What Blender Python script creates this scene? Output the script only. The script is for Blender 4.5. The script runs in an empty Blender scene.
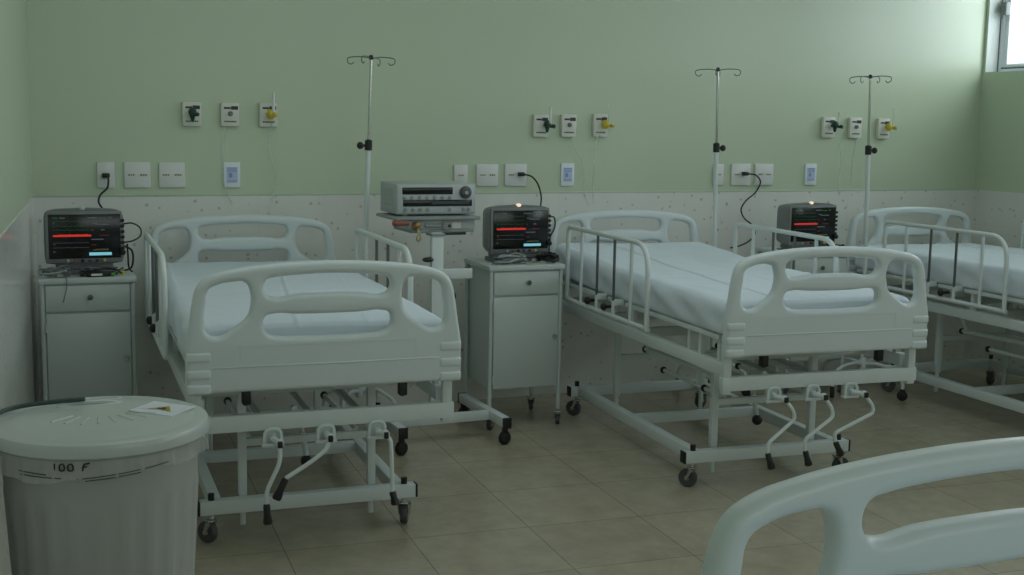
import bpy, bmesh, math, random
from mathutils import Vector, Matrix, noise
PI = math.pi
random.seed(7)
scene = bpy.context.scene
col = scene.collection

# ------------------------------------------------------------------ materials
def mat(name, rgb, rough=.5, metal=0, spec=.5, emit=None, es=0, alpha=1, trans=0, coat=0):
    m = bpy.data.materials.new(name); m.use_nodes = True
    b = m.node_tree.nodes['Principled BSDF']
    b.inputs['Base Color'].default_value = (*rgb, 1)
    b.inputs['Roughness'].default_value = rough
    b.inputs['Metallic'].default_value = metal
    b.inputs['Specular IOR Level'].default_value = spec
    b.inputs['Transmission Weight'].default_value = trans
    b.inputs['Coat Weight'].default_value = coat
    b.inputs['Alpha'].default_value = alpha
    if emit:
        b.inputs['Emission Color'].default_value = (*emit, 1)
        b.inputs['Emission Strength'].default_value = es
    return m

def nodes(m):
    nt = m.node_tree
    return nt, nt.nodes, nt.links, nt.nodes['Principled BSDF']

def bumpy(m, scale, strength, dist=.002, detail=3, vary=None):
    nt, N, L, b = nodes(m)
    tc = N.new('ShaderNodeTexCoord'); n = N.new('ShaderNodeTexNoise')
    n.inputs['Scale'].default_value = scale; n.inputs['Detail'].default_value = detail
    L.new(tc.outputs['Object'], n.inputs['Vector'])
    bp = N.new('ShaderNodeBump'); bp.inputs['Strength'].default_value = strength
    bp.inputs['Distance'].default_value = dist
    L.new(n.outputs['Fac'], bp.inputs['Height']); L.new(bp.outputs['Normal'], b.inputs['Normal'])
    if vary:
        n2 = N.new('ShaderNodeTexNoise'); n2.inputs['Scale'].default_value = vary[0]
        L.new(tc.outputs['Object'], n2.inputs['Vector'])
        r = N.new('ShaderNodeMix'); r.data_type = 'RGBA'
        c = b.inputs['Base Color'].default_value
        r.inputs['A'].default_value = c; r.inputs['B'].default_value = (*[x*vary[1] for x in c[:3]], 1)
        L.new(n2.outputs['Fac'], r.inputs['Factor']); L.new(r.outputs['Result'], b.inputs['Base Color'])
    return m

M = {}
M['green'] = bumpy(mat('green_paint', (.555, .65, .48), .34, spec=.6), 60, .12, .001, vary=(1.3, .93))
M['white'] = bumpy(mat('white_enamel', (.67, .735, .73), .35), 30, .05, .001)
M['board'] = bumpy(mat('moulded_plastic', (.67, .74, .75), .33), 90, .05, .0005)
M['sheet'] = bumpy(mat('white_sheet', (.69, .765, .835), .85), 14, .5, .006, 5)
M['cab'] = bumpy(mat('cabinet_enamel', (.55, .615, .60), .32), 18, .05, .001)
M['black'] = mat('black_plastic', (.012, .013, .013), .45)
M['rubber'] = mat('dark_rubber', (.018, .019, .019), .7)
M['tyre'] = mat('grey_tyre', (.07, .075, .075), .55)
M['chrome'] = mat('chrome', (.55, .56, .55), .22, 1)
M['rod'] = mat('dull_steel', (.16, .17, .17), .35, .8)
M['grey'] = bumpy(mat('grey_plastic', (.20, .22, .22), .45), 70, .05, .0005)
M['pale_grey'] = mat('pale_grey_metal', (.42, .46, .45), .4)
M['mid_grey'] = mat('mid_grey_metal', (.28, .31, .31), .45)
M['screen'] = mat('dark_screen', (.006, .008, .009), .18)
M['red'] = mat('red_trace', (.3, .02, .02), .4, emit=(1, .05, .04), es=.42)
M['dimred'] = mat('dim_red_trace', (.1, .02, .02), .4, emit=(.6, .05, .04), es=.06)
M['greenlit'] = mat('green_trace', (.02, .1, .03), .4, emit=(.1, .7, .25), es=.06)
M['cyan'] = mat('cyan_readout', (.05, .2, .25), .4, emit=(.35, .85, 1), es=.50)
M['dimwhite'] = mat('pale_readout', (.1, .1, .12), .4, emit=(.6, .8, 1), es=.045)
M['amber'] = mat('amber_lamp', (.6, .5, .4), .4, emit=(1, .72, .5), es=0.8)
M['lampoff'] = mat('clear_lamp', (.55, .6, .58), .3)
M['plate'] = mat('outlet_plastic', (.72, .74, .72), .35)
M['cream'] = mat('cream_plastic', (.70, .71, .63), .4)
M['brown'] = mat('brown_mark', (.22, .16, .10), .6)
M['darkmark'] = mat('dark_mark', (.04, .05, .05), .6)
M['blue'] = mat('blue_print', (.25, .33, .58), .6)
M['bluepale'] = mat('pale_blue_print', (.50, .58, .78), .6)
M['dkgreen'] = mat('dark_green_plastic', (.01, .06, .035), .4)
M['yellow'] = mat('yellow_plastic', (.62, .50, .05), .4)
M['brass'] = mat('brass', (.45, .28, .10), .35, .7)
M['redfit'] = mat('red_fitting', (.30, .10, .07), .45)
M['magenta'] = mat('magenta_plastic', (.35, .06, .16), .5)
M['blueclip'] = mat('blue_plastic', (.04, .07, .25), .5)
M['clear'] = mat('clear_tube', (.75, .85, .8), .15, alpha=.38)
M['hose'] = mat('clear_hose', (.62, .75, .66), .25, alpha=.22)
M['cable'] = mat('grey_cable', (.16, .18, .18), .5)
M['alu'] = mat('painted_aluminium', (.82, .86, .90), .35)
M['reveal'] = mat('reveal_paint', (.58, .63, .60), .5)
M['seal'] = mat('window_seal', (.10, .13, .12), .5)
M['bag'] = mat('thin_bag_film', (.62, .64, .62), .25, alpha=.45)
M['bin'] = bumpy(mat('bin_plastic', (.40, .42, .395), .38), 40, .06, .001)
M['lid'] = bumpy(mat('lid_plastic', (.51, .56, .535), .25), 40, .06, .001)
M['sticker'] = mat('sticker', (.70, .74, .80), .4)
M['facade'] = mat('far_facade', (.35, .42, .60), .8)

def glass_mat():
    m = bpy.data.materials.new('window_glass'); m.use_nodes = True
    nt = m.node_tree; N = nt.nodes; L = nt.links; N.remove(N['Principled BSDF'])
    t = N.new('ShaderNodeBsdfTransparent'); g = N.new('ShaderNodeBsdfGlossy'); g.inputs['Roughness'].default_value = .02
    mx = N.new('ShaderNodeMixShader'); mx.inputs[0].default_value = .06
    L.new(t.outputs[0], mx.inputs[1]); L.new(g.outputs[0], mx.inputs[2]); L.new(mx.outputs[0], N['Material Output'].inputs[0])
    return m
M['glass'] = glass_mat()

def tile_wall_mat():
    m = mat('speckled_wall_tile', (.52, .53, .48), .16, spec=.5)
    nt, N, L, b = nodes(m)
    tc = N.new('ShaderNodeTexCoord')
    v = N.new('ShaderNodeTexVoronoi'); v.inputs['Scale'].default_value = 21; v.inputs['Randomness'].default_value = 1
    L.new(tc.outputs['Object'], v.inputs['Vector'])
    ns = N.new('ShaderNodeTexNoise'); ns.inputs['Scale'].default_value = 120
    L.new(tc.outputs['Object'], ns.inputs['Vector'])
    ad = N.new('ShaderNodeMath'); ad.operation = 'MULTIPLY_ADD'; ad.inputs[1].default_value = .25; 
    L.new(ns.outputs['Fac'], ad.inputs[0]); L.new(v.outputs['Distance'], ad.inputs[2])
    rp = N.new('ShaderNodeValToRGB'); rp.color_ramp.elements[0].position = .20; rp.color_ramp.elements[1].position = .34
    L.new(ad.outputs[0], rp.inputs[0])
    # only some cells carry a fleck
    sep = N.new('ShaderNodeSeparateColor'); L.new(v.outputs['Color'], sep.inputs[0])
    gt = N.new('ShaderNodeMath'); gt.operation = 'GREATER_THAN'; gt.inputs[1].default_value = .22
    L.new(sep.outputs[0], gt.inputs[0])
    inv = N.new('ShaderNodeMath'); inv.operation = 'SUBTRACT'; inv.inputs[0].default_value = 1; L.new(rp.outputs[0], inv.inputs[1])
    mu = N.new('ShaderNodeMath'); mu.operation = 'MULTIPLY'; L.new(inv.outputs[0], mu.inputs[0]); L.new(gt.outputs[0], mu.inputs[1])
    m1 = N.new('ShaderNodeMix'); m1.data_type = 'RGBA'
    n2 = N.new('ShaderNodeTexNoise'); n2.inputs['Scale'].default_value = 5; n2.inputs['Detail'].default_value = 4
    L.new(tc.outputs['Object'], n2.inputs['Vector'])
    m0 = N.new('ShaderNodeMix'); m0.data_type = 'RGBA'
    m0.inputs['A'].default_value = (.80, .815, .77, 1); m0.inputs['B'].default_value = (.74, .755, .71, 1)
    L.new(n2.outputs['Fac'], m0.inputs['Factor']); L.new(m0.outputs['Result'], m1.inputs['A'])
    m1.inputs['B'].default_value = (.50, .475, .39, 1); L.new(mu.outputs[0], m1.inputs['Factor'])
    # faint joints between the wall tiles
    br = N.new('ShaderNodeTexBrick'); br.offset = 0
    br.inputs['Scale'].default_value = 1; br.inputs['Mortar Size'].default_value = .0016
    br.inputs['Brick Width'].default_value = .33; br.inputs['Row Height'].default_value = .45
    br.inputs['Color1'].default_value = (1, 1, 1, 1); br.inputs['Color2'].default_value = (.97, .97, .97, 1); br.inputs['Mortar'].default_value = (.93, .93, .92, 1)
    sx = N.new('ShaderNodeSeparateXYZ'); L.new(tc.outputs['Object'], sx.inputs[0])
    a2 = N.new('ShaderNodeMath'); a2.operation = 'ADD'; L.new(sx.outputs[0], a2.inputs[0]); L.new(sx.outputs[1], a2.inputs[1])
    cx = N.new('ShaderNodeCombineXYZ'); L.new(a2.outputs[0], cx.inputs[0]); L.new(sx.outputs[2], cx.inputs[1])
    L.new(cx.outputs[0], br.inputs['Vector'])
    mm = N.new('ShaderNodeMix'); mm.data_type = 'RGBA'; mm.blend_type = 'MULTIPLY'; mm.inputs['Factor'].default_value = 1
    L.new(m1.outputs['Result'], mm.inputs['A']); L.new(br.outputs['Color'], mm.inputs['B'])
    L.new(mm.outputs['Result'], b.inputs['Base Color'])
    return m
M['walltile'] = tile_wall_mat()

def floor_mat():
    m = mat('floor_tile', (.3, .3, .23), .2, spec=.5)
    nt, N, L, b = nodes(m)
    tc = N.new('ShaderNodeTexCoord'); mp = N.new('ShaderNodeMapping')
    # joint lines measured on the floor: through (1.92,-1.60), turned by -0.08 rad, 0.455 m apart
    S = .455; a = .08
    mp.vector_type = 'TEXTURE'
    mp.inputs['Location'].default_value = (1.918, -1.593, 0)
    mp.inputs['Rotation'].default_value = (0, 0, -a)
    mp.inputs['Scale'].default_value = (S, S, 1)
    L.new(tc.outputs['Object'], mp.inputs['Vector'])
    br = N.new('ShaderNodeTexBrick'); br.offset = 0; br.squash = 1
    br.inputs['Scale'].default_value = 1; br.inputs['Brick Width'].default_value = 1; br.inputs['Row Height'].default_value = 1
    br.inputs['Mortar Size'].default_value = .0045; br.inputs['Mortar Smooth'].default_value = .4; br.inputs['Bias'].default_value = 0
    br.inputs['Color1'].default_value = (.47, .43, .325, 1); br.inputs['Color2'].default_value = (.43, .39, .295, 1)
    br.inputs['Mortar'].default_value = (.20, .185, .14, 1)
    L.new(mp.outputs['Vector'], br.inputs['Vector'])
    n = N.new('ShaderNodeTexNoise'); n.inputs['Scale'].default_value = 9; n.inputs['Detail'].default_value = 6; n.inputs['Roughness'].default_value = .65
    L.new(tc.outputs['Object'], n.inputs['Vector'])
    rp = N.new('ShaderNodeValToRGB'); rp.color_ramp.elements[0].position = .3; rp.color_ramp.elements[0].color = (.80, .80, .80, 1)
    rp.color_ramp.elements[1].position = .7; rp.color_ramp.elements[1].color = (1.05, 1.04, 1.0, 1)
    L.new(n.outputs['Fac'], rp.inputs[0])
    mm = N.new('ShaderNodeMix'); mm.data_type = 'RGBA'; mm.blend_type = 'MULTIPLY'; mm.inputs['Factor'].default_value = 1
    L.new(br.outputs['Color'], mm.inputs['A']); L.new(rp.outputs['Color'], mm.inputs['B'])
    L.new(mm.outputs['Result'], b.inputs['Base Color'])
    b.inputs['Roughness'].default_value = .17
    return m
M['floor'] = floor_mat()

# ------------------------------------------------------------------ mesh builder
class MB:
    def __init__(s): s.bm = bmesh.new()
    def box(s, x0, x1, y0, y1, z0, z1, bev=0, seg=2, mx=None):
        b = bmesh.new()
        bmesh.ops.create_cube(b, size=1)
        for v in b.verts:
            v.co = Vector((x0 + (v.co.x + .5)*(x1-x0), y0 + (v.co.y + .5)*(y1-y0), z0 + (v.co.z + .5)*(z1-z0)))
        if bev: bmesh.ops.bevel(b, geom=b.edges[:], offset=bev, segments=seg, affect='EDGES', profile=.5)
        s._add(b, mx); return s
    def _add(s, b, mx=None):
        if mx is not None: bmesh.ops.transform(b, matrix=mx, verts=b.verts[:])
        me = bpy.data.meshes.new('t'); b.to_mesh(me); b.free()
        s.bm.from_mesh(me); bpy.data.meshes.remove(me)
    def tube(s, pts, r, seg=10, closed=False, caps=True, sm=0):
        pts = [Vector(p) for p in pts]
        if sm: pts = smooth(pts, sm, closed)
        n = len(pts); b = bmesh.new(); rings = []
        up = None
        for i, p in enumerate(pts):
            if closed: t = (pts[(i+1) % n] - pts[i-1])
            else: t = pts[min(i+1, n-1)] - pts[max(i-1, 0)]
            if t.length < 1e-9: t = Vector((0, 0, 1))
            t.normalize()
            if up is None:
                up = t.orthogonal().normalized()
            up = (up - t*up.dot(t))
            if up.length < 1e-6: up = t.orthogonal()
            up.normalize(); sd = t.cross(up)
            # widen at bends so that mitred corners keep their thickness
            rr = r[i] if isinstance(r, (list, tuple)) else r
            rings.append([b.verts.new(p + (up*math.cos(2*PI*k/seg) + sd*math.sin(2*PI*k/seg))*rr) for k in range(seg)])
        m = n if closed else n-1
        for i in range(m):
            A, B = rings[i], rings[(i+1) % n]
            for k in range(seg): b.faces.new((A[k], A[(k+1) % seg], B[(k+1) % seg], B[k]))
        if caps and not closed:
            b.faces.new(rings[0][::-1]); b.faces.new(rings[-1])
        s._add(b); return s
    def cyl(s, p0, p1, r, seg=16): return s.tube([p0, p1], r, seg)
    def lathe(s, prof, seg=32, mx=None):
        b = bmesh.new(); rings = []
        for r, z in prof:
            rings.append([b.verts.new((r*math.cos(2*PI*k/seg), r*math.sin(2*PI*k/seg), z)) for k in range(seg)] if r > 1e-6 else [b.verts.new((0, 0, z))])
        for A, B in zip(rings[:-1], rings[1:]):
            for k in range(seg):
                k2 = (k+1) % seg
                if len(A) == 1 and len(B) == 1: continue
                if len(A) == 1: b.faces.new((A[0], B[k2], B[k]))
                elif len(B) == 1: b.faces.new((A[k], A[k2], B[0]))
                else: b.faces.new((A[k], A[k2], B[k2], B[k]))
        s._add(b, mx); return s
    def ball(s, c, r, sx=1, sy=1, sz=1, seg=14):
        b = bmesh.new(); bmesh.ops.create_uvsphere(b, u_segments=seg, v_segments=max(6, seg//2), radius=1)
        for v in b.verts: v.co = Vector((c[0]+v.co.x*r*sx, c[1]+v.co.y*r*sy, c[2]+v.co.z*r*sz))
        s._add(b); return s
    def mesh(s, name, smooth_angle=40):
        bmesh.ops.recalc_face_normals(s.bm, faces=s.bm.faces[:])
        me = bpy.data.meshes.new(name); s.bm.to_mesh(me); s.bm.free()
        for p in me.polygons: p.use_smooth = True
        try: me.set_sharp_from_angle(angle=math.radians(smooth_angle))
        except Exception: pass
        return me
    def build(s, name, m, parent=None, ang=40):
        me = s.mesh(name, ang); me.materials.append(m)
        o = bpy.data.objects.new(name, me); col.objects.link(o); o.parent = parent
        return o

def smooth(pts, n, closed=False):
    out = []; L = len(pts)
    rng = range(L) if closed else range(L-1)
    for i in rng:
        if closed: p0, p1, p2, p3 = pts[i-1], pts[i], pts[(i+1) % L], pts[(i+2) % L]
        else: p0, p1, p2, p3 = pts[max(i-1, 0)], pts[i], pts[i+1], pts[min(i+2, L-1)]
        for k in range(n):
            t = k/n
            out.append(.5*((2*p1)+(p2-p0)*t+(2*p0-5*p1+4*p2-p3)*t*t+(3*p1-p0-3*p2+p3)*t**3))
    if not closed: out.append(pts[-1].copy())
    return out

def rounded(pts, rad, n=6, closed=False):
    """polyline with its corners rounded by rad (number or list)"""
    pts = [Vector(p) for p in pts]; L = len(pts); out = []
    for i, p in enumerate(pts):
        r = rad[i] if isinstance(rad, (list, tuple)) else rad
        if (not closed and i in (0, L-1)) or r <= 0: out.append(p); continue
        a, c = pts[i-1], pts[(i+1) % L]
        da, dc = (a-p), (c-p); r = min(r, da.length*.49, dc.length*.49)
        s, e = p+da.normalized()*r, p+dc.normalized()*r
        for k in range(n+1):
            t = k/n; out.append(s*(1-t)**2 + p*2*t*(1-t) + e*t*t)
    return out

def tag(o, label=None, cat=None, group=None, kind=None):
    if label: o['label'] = label
    if cat: o['category'] = cat
    if group: o['group'] = group
    if kind: o['kind'] = kind
    return o
def empty(name, loc, rz=0):
    o = bpy.data.objects.new(name, None); col.objects.link(o)
    o.location = loc; o.rotation_euler = (0, 0, rz); o.empty_display_size = .1
    return o
def kids(o): return [c for c in bpy.data.objects if c.parent == o]
def copy_tree(o, parent=None):
    c = o.copy(); col.objects.link(c); c.parent = parent
    for ch in kids(o): copy_tree(ch, c)
    return c

# ------------------------------------------------------------------ the room
HW = 1.124         # top of the wall tiles
XR, XL0 = 5.97, .284
def lx(y): return XL0 + .0963*y        # the left wall is not quite square to the back wall
CH = 2.95; YF = -8.2
def struct(mb, name, m):
    o = mb.build(name, m); o['kind'] = 'structure'; return o
def quad_wall(x0, y0, x1, y1, z0, z1, t, name, m):
    """a wall slab from (x0,y0) to (x1,y1), t thick to the left of the direction of travel"""
    d = Vector((x1-x0, y1-y0, 0)); L = d.length; a = math.atan2(d.y, d.x)
    mb = MB(); mb.box(0, L, 0, t, z0, z1, mx=Matrix.Translation((x0, y0, 0)) @ Matrix.Rotation(a, 4, 'Z'))
    return struct(mb, name, m)
f = MB(); f.box(-2.2, 7, -9, .3, -.1, 0); struct(f, 'floor', M['floor'])
c = MB(); c.box(-2.2, 7, -9, .3, CH, CH+.1); struct(c, 'ceiling', mat('ceiling_paint', (.75, .77, .74), .8))
w = MB(); w.box(lx(.0)-.2, XR+.25, .0, .2, HW, CH); struct(w, 'wall_back', M['green'])
w = MB(); w.box(lx(.0)-.2, XR+.25, -.004, .2, 0, HW); struct(w, 'wall_back_tiles', M['walltile'])
w = MB(); w.box(lx(0), XR, -.006, .0, HW-.004, HW+.006, .002); struct(w, 'trim_1', mat('pale_green_joint', (.50, .60, .47), .4))
quad_wall(lx(0), 0, lx(YF), YF, HW, CH, -.15, 'wall_left', M['green'])
quad_wall(lx(0)+.004, 0, lx(YF)+.004, YF, 0, HW, -.15, 'wall_left_tiles', M['walltile'])
w = MB(); w.box(-2.2, 7, YF-.2, YF, 0, CH); struct(w, 'wall_front', M['green'])
# right wall with a high window plus two unseen ones added for soft fill
WZ0, WZ1 = 1.868, 2.62
wins = [(-1.75, -.022), (-4.0, -2.3), (-6.4, -4.6)]
w = MB(); w.box(XR, XR+.24, YF, .0, HW, WZ0); w.box(XR, XR+.24, YF, .0, WZ1, CH)
edges = [YF] + [e for a, b in sorted(wins) for e in (a, b)] + [0]
for a, b in zip(edges[::2], edges[1::2]): w.box(XR, XR+.24, a, b, WZ0, WZ1)
struct(w, 'wall_right', M['green'])
w = MB(); w.box(XR-.004, XR+.24, YF, .0, 0, HW); struct(w, 'wall_right_tiles', M['walltile'])
for i, (a, b) in enumerate(wins):
    e = tag(empty('window_%d' % (i+1), (XR+.100, (a+b)/2, WZ0)), kind='structure')
    hw = (b-a)/2; H = WZ1-WZ0
    fr = MB()
    for y0, y1, z0, z1 in ((-hw, -hw+.035, 0, H), (hw-.035, hw, 0, H), (-hw+.035, hw-.035, 0, .03), (-hw+.035, hw-.035, H-.035, H), (-.02, .02, .03, H-.035)):
        fr.box(0, .05, y0, y1, z0, z1, .003)
    fr.build('window_frame', M['alu'], e)
    for k, (y0, y1) in enumerate(((-hw+.036, -.021), (.021, hw-.036))):
        s = MB()
        for q in ((y0, y0+.032, .032, H-.037), (y1-.032, y1, .032, H-.037), (y0+.032, y1-.032, .032, .055), (y0+.032, y1-.032, H-.07, H-.037)):
            s.box(.008, .034, *q, .003)
        sash = s.build('window_sash', M['alu'], e)
        g = MB(); g.box(.019, .023, y0+.032, y1-.032, .055, H-.07); g.build('window_pane', M['glass'], sash)
    se = MB(); se.box(-.003, .012, -hw+.034, hw-.034, .026, .034); se.box(-.004, .012, hw-.007, hw+.0, .0, H)
    se.build('window_seal', M['seal'], e)
    la = MB(); la.box(-.035, -.001, hw-.075, hw-.028, .36, .44, .005); la.cyl((-.03, hw-.05, .42), (-.03, hw-.05, .34), .008, 8)
    tag(la.build('window_latch', M['grey'], e), 'grey window latch')
    jm = MB(); jm.box(XR-.001, XR+.099, b-.003, b, WZ0, WZ1); jm.box(XR-.001, XR+.099, a, a+.003, WZ0, WZ1); jm.box(XR-.001, XR+.099, a+.003, b-.003, WZ0, WZ0+.003); jm.box(XR-.001, XR+.099, a+.003, b-.003, WZ1-.003, WZ1)
    struct(jm, 'trim_%d' % (i+2), M['reveal'])
# a far facade and parapet seen through the panes
fa = MB(); fa.box(16, 16.5, -16, 12, -3, 2.55); fa.box(15.9, 16.0, -16, 12, 2.45, 2.62)
tag(fa.build('building_facade', M['facade']), kind='structure')

# ------------------------------------------------------------------ board shape of the beds
OUT = [(.461,.617),(.461,.76),(.449,.83),(.436,.915),(.427,.953),(.408,.983),(.375,1.002),(.31,1.018),(.21,1.031),(.10,1.038),(0,1.040)]
SL1 = [(0,.999),(.1,.996),(.175,.989),(.201,.982),(.211,.962),(.204,.938),(.185,.926),(.1,.932),(0,.934)]
SL2 = [(0,.866),(.1,.867),(.185,.870),(.206,.862),(.213,.840),(.205,.812),(.18,.799),(.1,.793),(0,.791)]
HOL = [(.255,.885),(.256,.955),(.272,.977),(.30,.979),(.365,.967),(.387,.952),(.394,.915),(.400,.845),(.392,.815),(.370,.803),(.340,.806),(.31,.826),(.267,.860)]
def sym(h): return h + [(-a, b) for a, b in h[::-1] if abs(a) > 1e-6]
def board_mesh(name):
    cu = bpy.data.curves.new('outline', 'CURVE'); cu.dimensions = '2D'; cu.fill_mode = 'BOTH'
    def spl(P, sharp=()):
        s = cu.splines.new('BEZIER'); s.bezier_points.add(len(P)-1); s.use_cyclic_u = True; s.resolution_u = 5
        for i, (bp, (a, b)) in enumerate(zip(s.bezier_points, P)):
            bp.co = (a, b, 0); h = 'VECTOR' if i in sharp else 'AUTO'
            bp.handle_left_type = bp.handle_right_type = h
    o = sym(OUT); spl(o, (0, 1, len(o)-1, len(o)-2))
    spl(sym(SL1)); spl(sym(SL2)); spl(HOL); spl([(-a, b) for a, b in HOL[::-1]])
    cu.extrude = .006; cu.bevel_depth = .017; cu.bevel_resolution = 4; cu.offset = -.017
    ob = bpy.data.objects.new('tmp', cu); col.objects.link(ob)
    dg = bpy.context.evaluated_depsgraph_get(); me = bpy.data.meshes.new_from_object(ob.evaluated_get(dg))
    bpy.data.objects.remove(ob)
    bm = bmesh.new(); bm.from_mesh(me)
    bmesh.ops.transform(bm, matrix=Matrix.Rotation(PI/2, 4, 'X'), verts=bm.verts[:])
    bmesh.ops.remove_doubles(bm, verts=bm.verts[:], dist=1e-5)
    mb = MB(); mb.bm.free(); mb.bm = bm
    # moulded ribs at the two edges (corner bumpers), a raised centre panel and its seam
    for s in (-1, 1):
        for z in (.738, .682, .634):
            a, b = sorted((s*.380, s*.4600))
            mb.box(a, b, -.0265, .0265, z-.018, z+.018, .010, 3)
    for sy in (-1, 1):
        y = sy*.0225
        mb.box(-.375, .378, min(y, y+sy*.0025), max(y, y+sy*.0025), .699, .704, .001, 1)
        for (a, b, c_, d) in ((-.29, .30, .768, .7705), (-.29, -.2875, .705, .768), (.2975, .30, .705, .768)):
            mb.box(a, b, min(y, y+sy*.0015), max(y, y+sy*.0015), c_, d)
    return mb.mesh(name, 50)
BOARD = board_mesh('bed_board'); BOARD.materials.append(M['board'])
L_ = 1.994

def caster(root, x, y, rz=.6, name='caster', R=.038):
    c = MB()
    c.cyl((0, 0, .088), (0, 0, .112), .010, 10)
    c.box(-.018, .022, -.019, .019, .082, .089, .003)
    for s in (-1, 1):
        c.tube([(-.002, s*.0165, .083), (.018, s*.0165, .036)], [.011, .007], 8)
    c.cyl((.018, -.021, .038), (.018, .021, .038), .006, 8)
    o = c.build(name, M['chrome'], root); o.location = (x, y, 0); o.rotation_euler = (0, 0, rz)
    w = MB(); w.lathe([(0, -.011), (.020, -.012), (.024, -.013), (R-.004, -.013), (R, -.007), (R, .007), (R-.004, .013), (.024, .013), (.020, .012), (0, .011)], 24, Matrix.Translation((.018, 0, R)) @ Matrix.Rotation(PI/2, 4, 'X'))
    w.build('wheel', M['tyre'], o)
    hb = MB(); hb.lathe([(0, -.015), (.010, -.015), (.012, .0), (.010, .015), (0, .015)], 12, Matrix.Translation((.018, 0, R)) @ Matrix.Rotation(PI/2, 4, 'X'))
    hb.build('hub', M['pale_grey'], o)
    return o

def mattress_mesh(seed, raise_head):
    """mattress wrapped in a sheet: rounded section swept from head to foot, gently creased"""
    v0, v1, hw_, z0, z1 = .055, 1.945, .440, .690, .822
    b = bmesh.new(); nv = 230; rr = .045; rings = []
    def section(shr):
        a = hw_-shr; P = []
        def arc(cx, cz, t0, t1, n, r):
            for k in range(n+1):
                t = t0+(t1-t0)*k/n; P.append((cx+r*math.cos(t), cz+r*math.sin(t)))
        zt = z1-shr*.5; zb = z0+shr*.3
        nb = 12
        for k in range(nb): P.append((-a+.02+(2*a-.04)*k/nb, zb))
        arc(a-.02, zb+.02, -PI/2, 0, 3, .02)
        for k in range(1, 5): P.append((a, zb+.02+(zt-rr-zb-.02)*k/5))
        arc(a-rr, zt-rr, 0, PI/2, 5, rr)
        nt = 120
        for k in range(1, nt): P.append((a-rr-(2*a-2*rr)*k/nt, zt))
        arc(-a+rr, zt-rr, PI/2, PI, 5, rr)
        for k in range(1, 5): P.append((-a, zt-rr+(zb+.02-zt+rr)*k/5))
        arc(-a+.02, zb+.02, PI, 1.5*PI, 3, .02)
        return P
    so = seed*7.3
    def fold(x, c, w): return math.exp(-((x-c)/w)**2)
    for i in range(nv+1):
        t = i/nv; v = v0+(v1-v0)*t
        e = min(t, 1-t)*(v1-v0)
        shr = .03*(1-min(1, e/.03))**2 if e < .03 else 0
        ring = []
        for (u, z) in section(shr):
            top = (z-z0)/(z1-z0)
            dz = .0
            if top > .85:
                dz += .006*noise.noise(Vector((u*3, v*2.5, so)))+.0022*noise.noise(Vector((u*11, v*9, so+4)))
                c1 = (.157-.127*v, -.15+.02*math.sin(v*3), .14-.03*v, -.12+.05*v)[seed-1]; c2 = -.384-.05*(v-.565)
                dz += .0045*fold(u, c1, .006)-.003*fold(u, c1-.012, .006)+.003*fold(u, c2, .007)+.0025*fold(u, c1+.24, .006)
                dz += .0035*(fold(v, .62+.03*u, .008)+fold(v, 1.22-.05*u, .008))
                dz += .012*math.exp(-((u)/.5)**2)*(1-abs(2*t-1)**4)
            du = 0
            if .05 < top < .85:
                sg = 1 if u > 0 else -1
                du = sg*(.008*noise.noise(Vector((v*5+z*10, z*6, so+sg)))+.004*math.sin((v*1.0+z*2.2)*22+so))*(1-abs(2*top-.9)**3*.8)
            # backrest section lifted about the hinge
            hz = raise_head*max(0, .80-v)**1.25
            ring.append(b.verts.new((u+du, -v, z+dz*1+hz*(1 if top > .5 else .55))))
        rings.append(ring)
    n = len(rings[0])
    for A, B in zip(rings[:-1], rings[1:]):
        for k in range(n): b.faces.new((A[k], A[(k+1) % n], B[(k+1) % n], B[k]))
    b.faces.new(rings[0]); b.faces.new(rings[-1][::-1])
    mb = MB(); mb.bm.free(); mb.bm = b
    return mb.mesh('mattress', 60)

CR1 = [[(-.182,.49),(-.167,.442),(-.166,.385),(-.213,.287),(-.213,.245),(-.210,.178)],
       [(-.004,.49),(.000,.450),(-.012,.415),(-.06,.378),(-.150,.326),(-.183,.258)],
       [(.172,.49),(.190,.448),(.205,.430),(.209,.36),(.212,.250),(.222,.205)]]
CR2 = [[(-.222,.485),(-.200,.445),(-.165,.400),(-.157,.366),(-.275,.274),(-.273,.237),(-.254,.174)],
       [(-.045,.485),(-.022,.445),(.010,.400),(.017,.364),(-.112,.277),(-.104,.234),(-.087,.175)],
       [(.132,.485),(.165,.445),(.200,.398),(.202,.368),(.026,.297),(.033,.262),(.060,.205)]]

def rail(root, s, du=0, dv=0):
    u = s*(.487+du)
    pts = rounded([(u, -.40, .622), (u, -.40, .988), (u, -1.345, .988), (u, -1.352, .622)], [0, .035, .12, 0], 8)
    r = MB(); r.tube(pts, .0115, 10); r.cyl((u, -.39, .622), (u, -1.362, .622), .0115, 10)
    for v in (.585, 1.175): r.cyl((u, -v, .625), (u, -v, .985), .0085, 10)
    o = r.build('side_rail', M['white'], root); o.location = (0, dv, 0)
    for v in (.785, .985):
        MB().cyl((u, -v, .690), (u, -v, .986), .0068, 8).build('slide_rod', M['rod'], o)
        h = MB(); h.box(min(u, u-s*.05), max(u, u-s*.05), -v-.010, -v+.010, .672, .700, .002); h.cyl((u, -v, .625), (u, -v, .695), .009, 8)
        h.build('rail_bracket', M['white'], o)
        k = MB(); x0 = u+s*.0; kk = v-.085
        k.cyl((x0-s*.045, -kk, .655), (x0+s*.012, -kk, .655), .008, 8); k.ball((x0+s*.012, -kk, .655), .019, .8, 1, 1, 12)
        k.build('release_knob', M['black'], o)
    return o

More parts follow.
